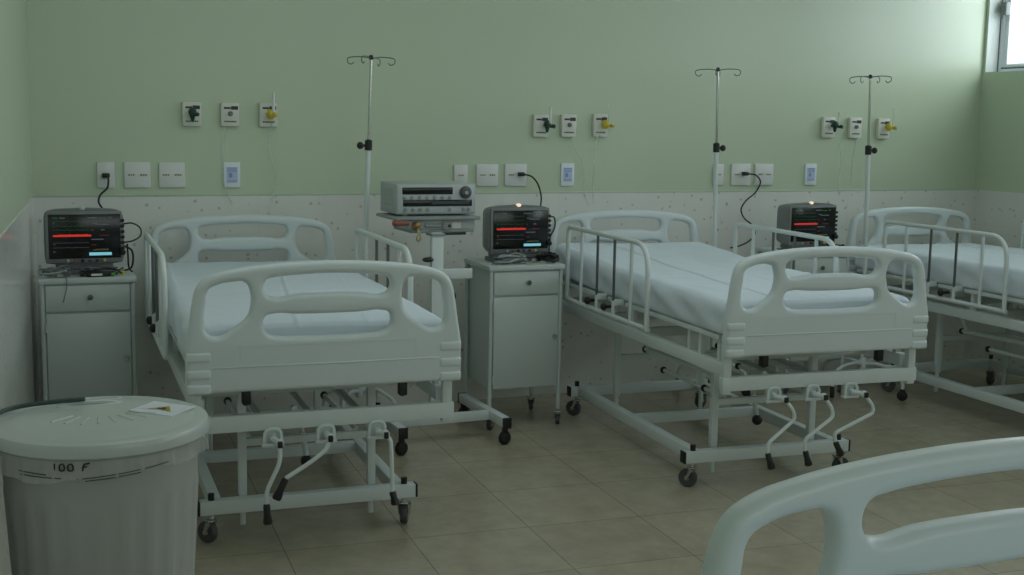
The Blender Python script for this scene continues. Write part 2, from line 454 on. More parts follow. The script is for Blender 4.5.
def make_bed(loc, rz, seed, cranks, raise_head=0, board_dz=0, lean=0, rails=(-1, 1), base_du=0, rdu=(0, 0), rdv=(0, 0)):
    root = empty('hospital_bed', loc, rz)
    for nm, v in (('headboard', 0), ('footboard', L_)):
        o = bpy.data.objects.new(nm, BOARD); col.objects.link(o); o.parent = root
        o.location = (0, -v, board_dz)
        if nm == 'footboard' and lean: o.rotation_euler = (lean, 0, 0)
    me = mattress_mesh(seed, raise_head); me.materials.append(M['sheet'])
    mt = bpy.data.objects.new('mattress', me); col.objects.link(mt); mt.parent = root
    # platform
    p = MB()
    for (a, b_) in ((.09, .78), (.80, .98), (1.0, 1.90)): p.box(-.435, .435, -b_, -a, .668, .688, .002)
    p.build('mattress_platform', M['white'], root)
    # main frame
    f = MB()
    for s in (-1, 1):
        a, b_ = sorted((s*.395, s*.435)); f.box(a, b_, -1.93, -.05, .530, .580, .003)
        for v in (.14, .62, 1.05, 1.62, 1.72, 1.88): f.box(min(s*.40, s*.42), max(s*.40, s*.42), -v-.012, -v+.012, .578, .670, .001, 1)
    for v in (.06, .60, 1.05, 1.66): f.box(-.395, .395, -v-.02, -v+.02, .535, .575, .002)
    f.build('bed_frame', M['white'], root)
    # foot crossbar and board holders
    fb = MB(); fb.box(-.445, .450, -1.972, -1.938, .475, .530, .003); fb.build('foot_crossbar', M['white'], root)
    for v in (L_-.038, .038):
        for s in (-1, 1):
            MB().box(s*.425-.017, s*.425+.017, -v-.015, -v+.015, .462, .66, .003).build('board_post', M['white'], root)
    for s in (-1, 1):
        k = MB(); k.box(s*.265-.014, s*.265+.014, -L_+.012, -L_+.047, .566, .614, .005); k.ball((s*.265, -L_+.03, .574), .015, 1, 1, .9, 10)
        k.build('board_clip', M['black'], root)
    # wheeled base
    be = empty('base_frame', (base_du, 0, 0)); be.parent = root
    bb = MB()
    for v in (.36, 1.665): bb.box(-.392, .392, -v-.022, -v+.022, .108, .158, .003)
    for s in (-1, 1): bb.box(s*.335-.02, s*.335+.02, -1.643, -.382, .108, .158, .003)
    bb.box(-.315, .315, -1.02, -.98, .112, .155, .003)
    col.objects.unlink(be); bpy.data.objects.remove(be)
    bo = bb.build('base_frame', M['white'], root); bo.location = (base_du, 0, 0)
    for v in (.36, 1.665):
        for s in (-1, 1):
            x = s*.392
            cp = MB(); cp.box(min(x, x+s*.008), max(x, x+s*.008), -v-.022, -v+.022, .108, .158, .002)
            cp.build('end_cap', M['black'], bo)
            MB().cyl((s*.352, -v, .158), (s*.352, -v, .182), .0115, 10).build('stem_cap', M['black'], bo)
            caster(root, s*.352+base_du, -v, 2.3 if s < 0 else .5+(v > 1)*(.7 if seed == 1 else -.4), R=.040)
    for v, zt in ((.60, .53), (1.62, .53)):
        for s in (-1, 1):
            lp = MB(); lp.box(s*.236-.0145+base_du, s*.236+.0145+base_du, -v-.0145, -v+.0145, .155, zt, .002)
            lp.cyl((s*.236+base_du, -v, .045), (s*.236+base_du, -v, .16), .011, 10)
            lp.build('leg', M['white'], root)
        MB().box(-.222+base_du, .222+base_du, -v-.012, -v+.012, .335, .362, .002).build('cross_tie', M['white'], root)
    # lifting linkage under the platform
    for s, za, zb in ((-1, .43, .40), (1, .43, .40)):
        lk = MB(); lk.tube([(s*.20, -.74, .412), (s*.20, -1.55, .432)], .012, 8); lk.tube([(s*.20, -.95, .348), (s*.20, -1.55, .348)], .010, 8)
        lk.tube([(s*.20, -.78, .41), (s*.20, -.70, .53)], .010, 8); lk.tube([(s*.20, -1.30, .425), (s*.20, -1.30, .345)], .010, 8)
        l = lk.build('lift_link', M['white'], root)
        for v, z in ((.735, .410), (.945, .348), (1.36, .348)):
            MB().ball((s*.20, -v, z), .017, 1, 1, 1, 10).build('link_cap', M['black'], l)
    ar = MB(); ar.tube(rounded([(-.04, -1.60, .455), (-.03, -1.47, .430), (.02, -1.40, .33), (.035, -1.42, .225)], .05, 5), .011, 8); 
    ao = ar.build('linkage_arm', M['white'], root); MB().ball((.035, -1.425, .205), .024, 1, 1, 1, 12).build('arm_bumper', M['black'], ao)
    for u in (-.18, 0, .18):
        MB().cyl((u, -1.05, .46), (u, -1.955, .452), .011, 8).build('crank_shaft', M['pale_grey'], root)
    for C in cranks:
        u0, z0 = C[0]; y = -L_
        yk = MB(); yk.tube(rounded([(u0-.027, y+.012, .428), (u0-.027, y+.012, .482), (u0+.027, y+.012, .482), (u0+.027, y+.012, .428)], .024, 6), .006, 8)
        yk.box(u0-.036, u0+.036, y+.004, y+.030, .422, .433, .002)
        yk.box(u0-.022, u0+.022, y+.020, y+.050, .433, .476, .003)
        yk.cyl((u0, y+.06, .452), (u0, y-.008, .450), .011, 10)
        yk.ball((C[1][0], y-.03, C[1][1]), .015, 1, 1, 1, 10)
        yk.tube([(u0, y, .451), (C[1][0], y-.03, C[1][1])], .010, 8)
        cr = yk.build('crank', M['white'], root)
        P = [(C[1][0], y-.03, C[1][1])]; n = len(C)
        for k, (a, z) in enumerate(C[2:-1]): P.append((a, y-.045, z))
        rd = MB(); rd.tube(rounded(P, .03, 5), .0075, 8); rd.build('crank_rod', M['white'], cr)
        a, b_ = C[-2], C[-1]
        A = Vector((a[0], y-.045, a[1])); B = Vector((b_[0], y-.050, b_[1]))
        gp = MB(); gp.tube([A, A.lerp(B, .12), A.lerp(B, .5), A.lerp(B, .9), B], [.009, .012, .0115, .016, .013], 12); gp.build('crank_grip', M['black'], cr)
        jt = MB(); jt.box(C[1][0]-.008, C[1][0]+.008, y-.052, y-.040, C[1][1]-.012, C[1][1]+.010, .003); jt.build('joint_pin', M['black'], cr)
    for s in rails: rail(root, s, rdu[s > 0], rdv[s > 0])
    return root

b1 = make_bed((1.213, -.166, 0), -.066, 1, CR1, base_du=.002, rdu=(-.015, 0), rdv=(.0, .09))
tag(b1, 'white crank hospital bed standing between the first monitor cabinet and the ventilator cart', 'bed', 'hospital beds')
b2 = make_bed((3.286, -.203, 0), -.090, 2, CR2, raise_head=.07, base_du=-.052, rdv=(0, .05))
tag(b2, 'white hospital bed in the middle, its near side rail beside the second cabinet', 'bed', 'hospital beds')
b3 = make_bed((5.212, -.276, 0), -.06, 3, CR2)
tag(b3, 'white hospital bed nearest the window corner, its foot end out of view', 'bed', 'hospital beds')
b4 = make_bed((1.252, -4.800-L_, 0), PI-.008, 4, CR2, board_dz=.037, lean=-.04, rails=())
tag(b4, 'closest bed, only its big curved white end board in view', 'bed', 'hospital beds')

# ------------------------------------------------------------------ bedside cabinets
def make_cabinet(loc, rz, W=.385, D=.37):
    r = empty('bedside_cabinet', loc, rz)      # origin: front left foot on the floor, x right, y back
    b = MB(); b.box(.018, W-.018, .012, D-.006, .200, .788, .002); b.build('cabinet_body', M['cab'], r)
    t = MB(); t.box(-.006, W+.006, -.008, D, .788, .812, .003); t.build('cabinet_top', M['cab'], r)
    for x, y in ((.009, .010), (W-.009, .010), (.009, D-.012), (W-.009, D-.012)):
        MB().cyl((x, y, .085), (x, y, .788), .0105, 10).build('leg', M['cab'], r)
        c = caster(r, x, y, .8+x, R=.030); c.scale = (.8, .8, .8)
    d = MB(); d.box(.022, W-.022, .000, .014, .668, .780, .002); dr = d.build('drawer', M['cab'], r)
    h = MB(); h.lathe([(0, 0), (.012, .002), (.011, .008), (.006, .014), (.006, .020), (0, .020)], 14, Matrix.Translation((W*.52, -.016, .728)) @ Matrix.Rotation(-PI/2, 4, 'X'))
    h.build('drawer_knob', M['rod'], dr)
    d = MB(); d.box(.022, W-.022, .000, .014, .206, .658, .002); do = d.build('door', M['cab'], r)
    k = MB(); k.lathe([(0, 0), (.011, .001), (.012, .008), (.010, .014), (0, .014)], 14, Matrix.Translation((W-.042, -.012, .455)) @ Matrix.Rotation(-PI/2, 4, 'X'))
    k.build('door_lock', M['chrome'], do)
    for z in (.60, .25): MB().cyl((.020, -.002, z-.02), (.020, -.002, z+.02), .004, 8).build('hinge', M['cab'], do)
    return r
c1 = make_cabinet((.272, -.570, 0), -.05); tag(c1, 'grey-white bedside cabinet in the corner by the tiled side wall', 'cabinet', 'bedside cabinets')
c2 = make_cabinet((2.300, -.655, 0), -.04); tag(c2, 'grey-white bedside cabinet between the ventilator cart and the middle bed', 'cabinet', 'bedside cabinets')
c3 = make_cabinet((4.155, -.535, 0), -.05); tag(c3, 'bedside cabinet half hidden behind the end board of the middle bed', 'cabinet', 'bedside cabinets')

# ------------------------------------------------------------------ patient monitors
def make_monitor(loc, rz, lamp, W=.325, H=.232, var=0):
    r = empty('patient_monitor', loc, rz)       # origin: bottom centre of the front, x right, y back, resting on z=0
    z0 = .022
    b = MB()
    # rear housing tapering to the back
    bm = bmesh.new(); prof = [(0.0, 1.0, 1.0), (.05, 1.0, 1.0), (.12, .93, .92), (.15, .80, .80)]; rings = []
    for y, sx, sz in prof:
        ring = []
        for k in range(32):
            t = 2*PI*k/32; c_, s_ = math.cos(t), math.sin(t); p = .22
            x = (abs(c_)**p)*(1 if c_ > 0 else -1)*W/2*sx; z = (abs(s_)**p)*(1 if s_ > 0 else -1)*H/2*sz
            if s_ > .5: z += .010*(1-(2*x/W)**2)
            ring.append(bm.verts.new((x, y, z0+H/2+z)))
        rings.append(ring)
    for A, B in zip(rings[:-1], rings[1:]):
        for k in range(32): bm.faces.new((A[k], A[(k+1) % 32], B[(k+1) % 32], B[k]))
    bm.faces.new(rings[0]); bm.faces.new(rings[-1][::-1])
    b.bm.free(); b.bm = bm; b.box(-W*.36, W*.36, .01, .13, 0, z0+.004, .006)
    b.build('housing', M['grey'], r, 35)
    z1 = z0+H
    fz = MB(); fz.box(-W/2+.004, W/2-.006, -.012, .004, z0+.006, z1-.004, .006); fz.build('bezel', M['grey'], r)
    sc = MB(); sc.box(-W/2+.017, W/2-.014, -.0145, -.010, z0+.026, z1-.016, .002); so = sc.build('screen', M['screen'], r)
    x0, x1 = -W/2+.030, W/2-.045; zz0, zz1 = z0+.036, z1-.026; w_, h_ = x1-x0, zz1-zz0
    def bar(n, m, a, b_, z, th, jag=0):
        q = MB(); 
        if jag:
            k = 22; P = [(x0+w_*(a+(b_-a)*i/k), -.0155, zz0+h_*z+jag*(1 if i % 6 == 3 else (-.4 if i % 6 == 4 else 0))) for i in range(k+1)]
            q.tube(P, th, 6)
        else: q.box(x0+w_*a, x0+w_*b_, -.0162, -.0143, zz0+h_*z-th, zz0+h_*z+th, .0005, 1)
        return q.build(n, m, so)
    bar('waveform_trace', M['red'], .02, .64, .52, .0042)
    bar('waveform_trace', M['red'], .10, .58, .535, .0030, .0015)
    for z, m in ((.88, 'greenlit'), (.76, 'greenlit'), (.66, 'greenlit'), (.34, 'dimwhite'), (.22, 'dimwhite')):
        bar('waveform_trace', M[m], .02, .60, z, .0007, .004 if m == 'greenlit' else .001).scale
    bar('status_readout', M['cyan'], .60, .97, .05, .0065)
    for (a, b_, z, m) in ((.02, .10, .97, 'greenlit'), (.13, .22, .97, 'dimwhite'), (.58, .74, .97, 'dimwhite'), (.76, .88, .96, 'greenlit'), (.92, .98, .97, 'dimwhite'), (.02, .05, .84, 'greenlit'), (.66, .74, .83, 'dimwhite'), (.72, .94, .80, 'dimwhite'), (.80, .86, .66, 'dimwhite'), (.64, .68, .66, 'dimred'), (.78, .94, .52, 'dimred'), (.64, .84, .42, 'dimwhite'), (.02, .06, .30, 'dimred'), (.02, .05, .12, 'dimwhite'), (.64, .72, .28, 'dimred'), (.70, .92, .17, 'dimred'), (.66, .92, .15, 'greenlit')):
        bar('readout', M[m], a, b_, z, .0022)
    kn = MB()
    for i in range(7):
        z = z1-.045-i*.024; kn.box(W/2-.014, W/2+.003, -.014, .0, z-.007, z+.007, .003)
    kn.build('side_keys', M['black'], r)
    dk = MB(); dk.lathe([(0, 0), (.011, .0), (.012, .010), (.009, .014), (0, .014)], 16, Matrix.Translation((W/2-.006, -.012, z0+.050)) @ Matrix.Rotation(PI/2, 4, 'X'))
    dk.build('control_knob', M['black'], r)
    ll = MB(); ll.ball((-.006, .006, z1+.008), .012, 1.3, .8, .8, 14); 
    tag(ll.build('alarm_lamp', M['amber'] if lamp else M['lampoff'], r), 'glowing orange alarm lamp' if lamp else 'pale unlit alarm lamp')
    for i, m in enumerate(('pale_grey', 'redfit', 'black', 'blueclip', 'dkgreen', 'yellow')):
        cn = MB(); cn.lathe([(0, 0), (.0065, 0), (.0065, .010), (.004, .014), (0, .014)], 12, Matrix.Translation((-.07+i*.030, -.010, z0+.016)) @ Matrix.Rotation(PI/2, 4, 'X'))
        cn.build('connector', M[m], r)
    h = MB(); h.tube(rounded([(-W*.28, .10, z1-.03), (-W*.28, .105, z1-.012), (W*.28, .105, z1-.012), (W*.28, .10, z1-.03)], .012, 4), .007, 8); h.build('carry_handle', M['grey'], r)
    return r
CT = .812
m1 = make_monitor((.462, -.50, CT+.028), -.03, False); m2 = make_monitor((2.512, -.52, CT+.020), -.03, True); m3 = make_monitor((4.345, -.45, CT+.008), -.03, True)
tag(m1, 'patient monitor with unlit top lamp, dark screen and red trace, on the corner cabinet', 'monitor', 'patient monitors')
tag(m2, 'patient monitor with glowing top lamp beside the ventilator, on the second cabinet', 'monitor', 'patient monitors')
tag(m3, 'patient monitor partly hidden behind the raised rail of the middle bed', 'monitor', 'patient monitors')
for (x, y) in ((.462, -.42), (2.512, -.44), (4.34, -.37)):
    p = MB(); zt = CT+.028 if x < 1 else CT+.020 if x < 4 else CT+.008
    p.box(x-.13, x+.13, y-.055, y+.055, CT, zt, min(.004, (zt-CT)*.4))
    tag(p.build('monitor_stand', M['grey']), {.462: 'low grey stand under the monitor in the wall corner', 2.512: 'low grey stand under the monitor next to the ventilator', 4.34: 'low grey stand under the monitor behind the middle bed'}[x], 'stand', 'monitor stands')

# ------------------------------------------------------------------ cables and sensors on the cabinets
def wander(c, n, ax, ay, z, seed, turns=2.2):
    rnd = random.Random(seed); P = []
    for i in range(n):
        t = i/n*turns*2*PI
        P.append(Vector((c[0]+ax*math.cos(t)*(.55+.6*rnd.random()), c[1]+ay*math.sin(t)*(.6+.6*rnd.random()), z+.004+.022*rnd.random()**1.5)))
    return P
def cable_bundle(name, label, c, seed, colr, clips, ax=.10, ay=.035, n=2):
    r = empty(name, (c[0], c[1], CT)); tag(r, label, 'cables', 'sensor cables')
    for k in range(n):
        q = MB(); q.tube(wander((0, 0), 13, ax, ay, .001+.006*k, seed+k), .0034, 6, sm=6); q.build('cable', M[colr[k % len(colr)]], r)
    for (x, y, m) in clips:
        q = MB(); q.box(x-.014, x+.014, y-.008, y+.008, .004, .020, .004); q.build('sensor_clip', M[m], r)
    return r
cable_bundle('sensor_cables', 'tangle of grey sensor leads below the corner monitor, spilling to the cabinet edge', (.335, -.545), 3, ('cable', 'cable', 'pale_grey'), [(.05, .0, 'cable'), (.02, -.012, 'pale_grey')], .058, .026, 5)
cable_bundle('sensor_cables', 'dark sensor leads with a magenta and a red clip under the corner screen', (.52, -.545), 9, ('black', 'cable'), [(-.02, -.004, 'redfit'), (.030, .006, 'magenta'), (.045, .008, 'magenta'), (.09, .012, 'yellow')], .085, .022, 4)
cable_bundle('sensor_cables', 'sensor leads with a blue clip in front of the lit-lamp monitor by the ventilator', (2.43, -.60), 15, ('cable', 'pale_grey', 'cable'), [(-.035, -.012, 'blueclip'), (-.028, -.018, 'blueclip'), (.03, .006, 'cable')], .085, .030, 5)
cable_bundle('sensor_cables', 'thick black leads piled at the second cabinet corner beside the bed rail', (2.635, -.585), 21, ('black', 'black', 'black'), [(-.06, .02, 'pale_grey')], .060, .042, 5)
cable_bundle('sensor_cables', 'black leads lying on the cabinet behind the middle bed', (4.46, -.52), 27, ('black', 'black'), [], .055, .03, 4)
pu = empty('pulse_sensor', (.515, -.562, CT)); tag(pu, 'small black sensor with pale face and green tip on the corner cabinet', 'sensor')
q = MB(); q.box(-.052, .045, -.012, .012, .0, .020, .005); q.build('sensor_body', M['black'], pu)
q = MB(); q.box(-.035, .010, -.0135, -.0115, .006, .015, .001, 1); q.build('sensor_face', M['plate'], pu)
q = MB(); q.box(.045, .064, -.010, .010, .002, .017, .005); q.build('sensor_tip', mat('bright_green_plastic', (.08, .30, .06), .5), pu)
q = MB(); q.box(2.50, 2.60, -.655, -.60, CT, CT+.004, .0015, 1, Matrix.Identity(4)); tag(q.build('folded_leaflet', mat('pale_yellow_paper', (.42, .46, .33), .8)), 'pale greenish folded leaflet on the second cabinet below the screen', 'leaflet')

def wire(name, label, cat, pts, r, m, group=None, sm=8):
    o = MB().tube(pts, r, 8, sm=sm).build(name, M[m]); return tag(o, label, cat, group)
wire('drooping_lead', 'thin grey lead drooping over the front edge of the corner cabinet drawer', 'cable', [(.36, -.50, CT+.012), (.375, -.56, CT+.010), (.378, -.592, CT+.002), (.378, -.596, .78), (.372, -.593, .75), (.362, -.592, .71)], .0024, 'cable')
# loops of cable at the right flank of the monitors
wire('monitor_lead', 'black lead looping out at the side of the corner monitor', 'cable', [(.625, -.47, 1.03), (.665, -.47, 1.033), (.70, -.46, 1.01), (.70, -.46, .975), (.665, -.47, .955), (.628, -.475, .950)], .0035, 'black', 'monitor leads')
wire('monitor_lead', 'black lead hanging straight down beside the corner monitor base', 'cable', [(.640, -.49, .945), (.642, -.49, .90), (.645, -.49, .84), (.66, -.49, CT+.008)], .004, 'black', 'monitor leads')
wire('monitor_lead', 'black lead curling behind the corner monitor down onto the cabinet', 'cable', [(.63, -.42, .93), (.665, -.42, .91), (.672, -.42, .87), (.66, -.43, .83), (.62, -.44, CT+.008)], .0045, 'black', 'monitor leads')
wire('monitor_lead', 'black lead curving down at the side of the lit-lamp monitor by the ventilator', 'cable', [(2.675, -.50, 1.03), (2.715, -.49, 1.03), (2.72, -.49, .98), (2.69, -.50, .93), (2.66, -.50, .84)], .004, 'black', 'monitor leads')
wire('monitor_lead', 'short black lead arching over the cabinet corner beside the middle bed', 'cable', [(2.655, -.42, .84), (2.66, -.41, .90), (2.70, -.40, .915), (2.73, -.40, .90), (2.735, -.40, .82)], .0045, 'black', 'monitor leads')

# ------------------------------------------------------------------ power outlets, cords and notices on the wall
def outlet(x, z0, z1, w, double, label):
    r = empty('power_outlet', (x, 0, (z0+z1)/2)); tag(r, label, 'outlet', 'white power outlet plates')
    h = (z1-z0)/2
    q = MB(); q.box(-w/2, w/2, -.012, 0, -h, h, .003); q.build('cover_plate', M['plate'], r)
    for s in ((-1, 1) if double else (0,)):
        q = MB(); q.box(s*.028-.019, s*.028+.019, -.0135, -.011, -.006, .008, .002, 1); so = q.build('socket', M['cream'], r)
        q = MB()
        for k in (-1, 0, 1): q.box(s*.028+k*.0105-.0035, s*.028+k*.0105+.0035, -.0142, -.013, -.003, .004)
        q.build('socket_holes', M['brown'], so)
    return r
def wx(px, py=176):   # position on the back wall of a point of the photograph, worked out once with the fitted camera
    return px
outlet(.606, 1.163, 1.283, .078, False, 'narrow outlet plate with a black plug above the corner monitor')
outlet(.749, 1.163, 1.283, .120, True, 'square outlet plate second from the side wall corner, nothing plugged in')
outlet(.909, 1.163, 1.283, .120, True, 'square outlet plate third from the corner, above the head of the first bed')
outlet(2.396, 1.163, 1.276, .076, False, 'narrow outlet plate right above the ventilator')
outlet(2.548, 1.163, 1.278, .126, True, 'square outlet plate between the narrow one and the plugged one over the lit-lamp monitor')
outlet(2.714, 1.163, 1.280, .128, True, 'square outlet plate whose black cord drops behind the monitor by the ventilator')
outlet(4.003, 1.160, 1.283, .070, False, 'narrow outlet plate beside the drip pole of the middle bed')
outlet(4.158, 1.160, 1.285, .132, True, 'square outlet plate whose black cord snakes down behind the middle bed')
outlet(4.322, 1.160, 1.285, .128, True, 'empty square outlet plate between the snaking cord and the wall notice')
def plug(name, label, x, z, pts):
    r = empty(name, (x, -.012, z)); tag(r, label, 'power cable', 'black power cables')
    q = MB(); q.box(-.017, .017, -.034, 0, -.011, .011, .006); q.build('plug', M['black'], r)
    q = MB(); q.tube([(a-x, b+.012, c_-z) for a, b, c_ in pts], .0045, 8, sm=8); q.build('cord', M['black'], r)
plug('power_cable', 'black cord from the corner outlet down behind the corner monitor', .604, 1.222, [(.606, -.045, 1.222), (.612, -.058, 1.205), (.606, -.06, 1.165), (.576, -.06, 1.135), (.566, -.06, 1.10), (.585, -.07, 1.06), (.575, -.20, 1.02), (.54, -.33, .98)])
plug('power_cable', 'black cord arching from its outlet to the monitor near the ventilator', 2.738, 1.226, [(2.75, -.04, 1.226), (2.785, -.06, 1.215), (2.815, -.07, 1.18), (2.83, -.08, 1.13), (2.83, -.09, 1.08), (2.80, -.12, 1.0), (2.70, -.28, .95), (2.62, -.36, .95)])
plug('power_cable', 'long black cord snaking down the tiles behind the rail of the middle bed', 4.175, 1.228, [(4.19, -.04, 1.228), (4.23, -.06, 1.220), (4.262, -.06, 1.18), (4.23, -.06, 1.12), (4.165, -.06, 1.07), (4.135, -.06, 1.02), (4.16, -.06, .97), (4.215, -.06, .93), (4.24, -.06, .88), (4.20, -.06, .835), (4.13, -.07, .81), (4.06, -.08, .80)])
def notice(x, z0, z1, w, label):
    r = empty('wall_notice', (x, 0, (z0+z1)/2)); tag(r, label, 'sign', 'small white notices with blue print')
    h = (z1-z0)/2
    q = MB(); q.box(-w/2, w/2, -.010, 0, -h, h, .002); q.build('notice_plate', mat('notice_white', (.78, .83, .88), .4), r)
    q = MB(); q.box(-w*.33, w*.33, -.0112, -.0098, -h*.62, h*.62); q.build('printed_field', M['bluepale'], r)
    q = MB()
    for k in range(3): q.box(-w*.28, w*.30, -.0118, -.0110, h*(.52-.13*k), h*(.58-.13*k))
    for k in range(2): q.box(-w*.28, w*.28, -.0118, -.0110, -h*(.46+.12*k), -h*(.41+.12*k))
    q.box(-w*.20, w*.02, -.0120, -.0110, -h*.22, h*.10); q.ball((-.2*w*.5, -.0115, h*.06), .008, 1, .1, 1, 10)
    q.build('printed_lines', M['blue'], r)
notice(1.195, 1.162, 1.284, .080, 'small blue-printed notice below the wall gas panels of the first bed')
notice(3.026, 1.162, 1.284, .080, 'small blue-printed notice over the head of the middle bed')
notice(4.660, 1.160, 1.286, .083, 'small blue-printed notice over the hidden monitor, nearest the window')

# ------------------------------------------------------------------ medical gas panels
def gas_panel(x, z0, z1, knob, label, w=.089):
    r = empty('gas_outlet_panel', (x, 0, (z0+z1)/2)); tag(r, label, 'gas outlet', 'medical gas panels on the green wall')
    h = (z1-z0)/2
    q = MB(); q.box(-w/2, w/2, -.028, 0, -h, h, .005); q.build('panel_housing', M['cream'], r)
    q = MB(); q.box(-w*.34, w*.02, -.0290, -.0275, h*.48, h*.64); q.box(w*.04, w*.42, -.0290, -.0275, h*.42, h*.72); q.build('name_strip', M['darkmark'], r)
    q = MB()
    for k in range(7): q.box(-w*.33+k*w*.095, -w*.33+k*w*.095+w*.07, -.0290, -.0275, -h*.66, -h*.54)
    q.build('small_lettering', M['darkmark'], r)
    if knob == 'grey':
        q = MB(); q.lathe([(0, 0), (.012, 0), (.012, .010), (.007, .018), (0, .018)], 14, Matrix.Translation((0, -.028, h*.08)) @ Matrix.Rotation(PI/2, 4, 'X')); q.build('valve', M['grey'], r)
    elif knob:
        q = MB(); q.lathe([(0, 0), (.015, 0), (.015, .016), (.009, .026), (0, .026)], 14, Matrix.Translation((0, -.028, h*.08)) @ Matrix.Rotation(PI/2, 4, 'X')); q.build('valve', M[knob], r)
    return r
def flowmeter(x, z, m, label, tube_len, dx=0, group='gas flowmeters', bright=True, cone=True):
    r = empty('flowmeter', (x, -.055, z)); tag(r, label, 'flowmeter', group)
    q = MB()
    if cone: q.lathe([(0, -.040), (.006, -.038), (.014, -.010), (.021, .006), (.016, .020), (.008, .026), (0, .028)], 14)
    else:
        q.lathe([(0, -.026), (.012, -.024), (.020, -.008), (.021, .010), (.012, .022), (0, .024)], 12)
    q.cyl((0, .027, .0), (0, -.026, .0), .010, 10); q.ball((.014+dx*.4, -.030, -.004), .013, 1.1, 1, .8, 10)
    q.cyl((.0, -.01, -.005), (.034 if dx else .0, -.03, -.012), .006, 8)
    q.build('valve_body', M[m], r)
    if tube_len:
        q = MB(); q.cyl((.010, -.016, .010), (.010, -.016, .010+tube_len), .0075 if bright else .005, 12); q.build('sight_tube', M['plate' if bright else 'clear'], r)
    return r
P1 = [(1.005, 1.457, 1.571), (1.187, 1.459, 1.571), (1.374, 1.459, 1.575)]
P2 = [(2.852, 1.426, 1.546), (3.020, 1.428, 1.550), (3.214, 1.430, 1.556)]
P3 = [(4.765, 1.444, 1.567), (4.965, 1.444, 1.568), (5.182, 1.442, 1.565)]
for (P, K, T) in ((P1, (0, 'grey', 0), ('first bed, with the green valve', 'first bed, the plain middle one', 'first bed, behind the yellow flowmeter')),
                  (P2, (0, 'grey', 0), ('middle bed, with the green flowmeter', 'middle bed, the plain one between green and yellow', 'middle bed, with the yellow flowmeter')),
                  (P3, (0, 'grey', 0), ('window end, with the green flowmeter', 'window end, the plain one beside the drip pole', 'window end, with the yellow flowmeter'))):
    for (x, a, b), k, t in zip(P, K, T): gas_panel(x, a, b, k, 'cream gas outlet panel above the ' + t if 'bed' in t else 'cream gas outlet panel at the ' + t)
flowmeter(1.003, 1.517, 'dkgreen', 'dark green cone-shaped valve on the wall panel nearest the side wall', 0, group='gas flowmeters')
flowmeter(1.378, 1.520, 'yellow', 'yellow flowmeter with bright upright tube above the first bed', .095, cone=False)
flowmeter(2.874, 1.490, 'dkgreen', 'dark green flowmeter with bright upright tube above the middle bed', .085, .02)
flowmeter(3.228, 1.500, 'yellow', 'yellow flowmeter above the middle bed, its tube thin and clear', .090, .03, bright=False, cone=False)
flowmeter(4.785, 1.516, 'dkgreen', 'dark green flowmeter at the window end, its tube clear', .07, .02, bright=False)
flowmeter(5.195, 1.514, 'yellow', 'yellow flowmeter closest to the window corner', .10, .02, bright=False, cone=False)
def hose(label, pts): wire('hanging_hose', label, 'hose', pts, .0042, 'hose', 'clear hoses hanging on the wall')
hose('thin clear hose hanging from the plain panel above the first bed', [(1.16, -.03, 1.46), (1.150, -.03, 1.38), (1.148, -.025, 1.28), (1.150, -.02, 1.18), (1.17, -.02, 1.13), (1.19, -.03, 1.08)])
hose('thin clear hose hanging below the yellow flowmeter of the first bed', [(1.385, -.05, 1.475), (1.375, -.035, 1.42), (1.372, -.03, 1.36), (1.395, -.03, 1.27), (1.405, -.03, 1.20), (1.39, -.03, 1.12), (1.37, -.05, 1.06)])
hose('thin clear hose falling from the plain panel of the middle bed', [(3.03, -.03, 1.43), (3.06, -.03, 1.36), (3.105, -.025, 1.29), (3.12, -.02, 1.20), (3.125, -.02, 1.12), (3.15, -.03, 1.05)])
hose('straight thin clear hose hanging from the yellow flowmeter of the middle bed', [(3.20, -.05, 1.47), (3.185, -.035, 1.40), (3.175, -.03, 1.25), (3.175, -.025, 1.14), (3.18, -.03, 1.06)])
hose('thin clear hose hanging from the green flowmeter near the window', [(4.845, -.06, 1.475), (4.85, -.03, 1.40), (4.865, -.03, 1.30), (4.86, -.02, 1.20), (4.87, -.02, 1.10)])
hose('thin clear hose hanging from the plain panel near the window', [(4.97, -.03, 1.445), (4.96, -.03, 1.38), (4.95, -.03, 1.28), (4.955, -.02, 1.15)])

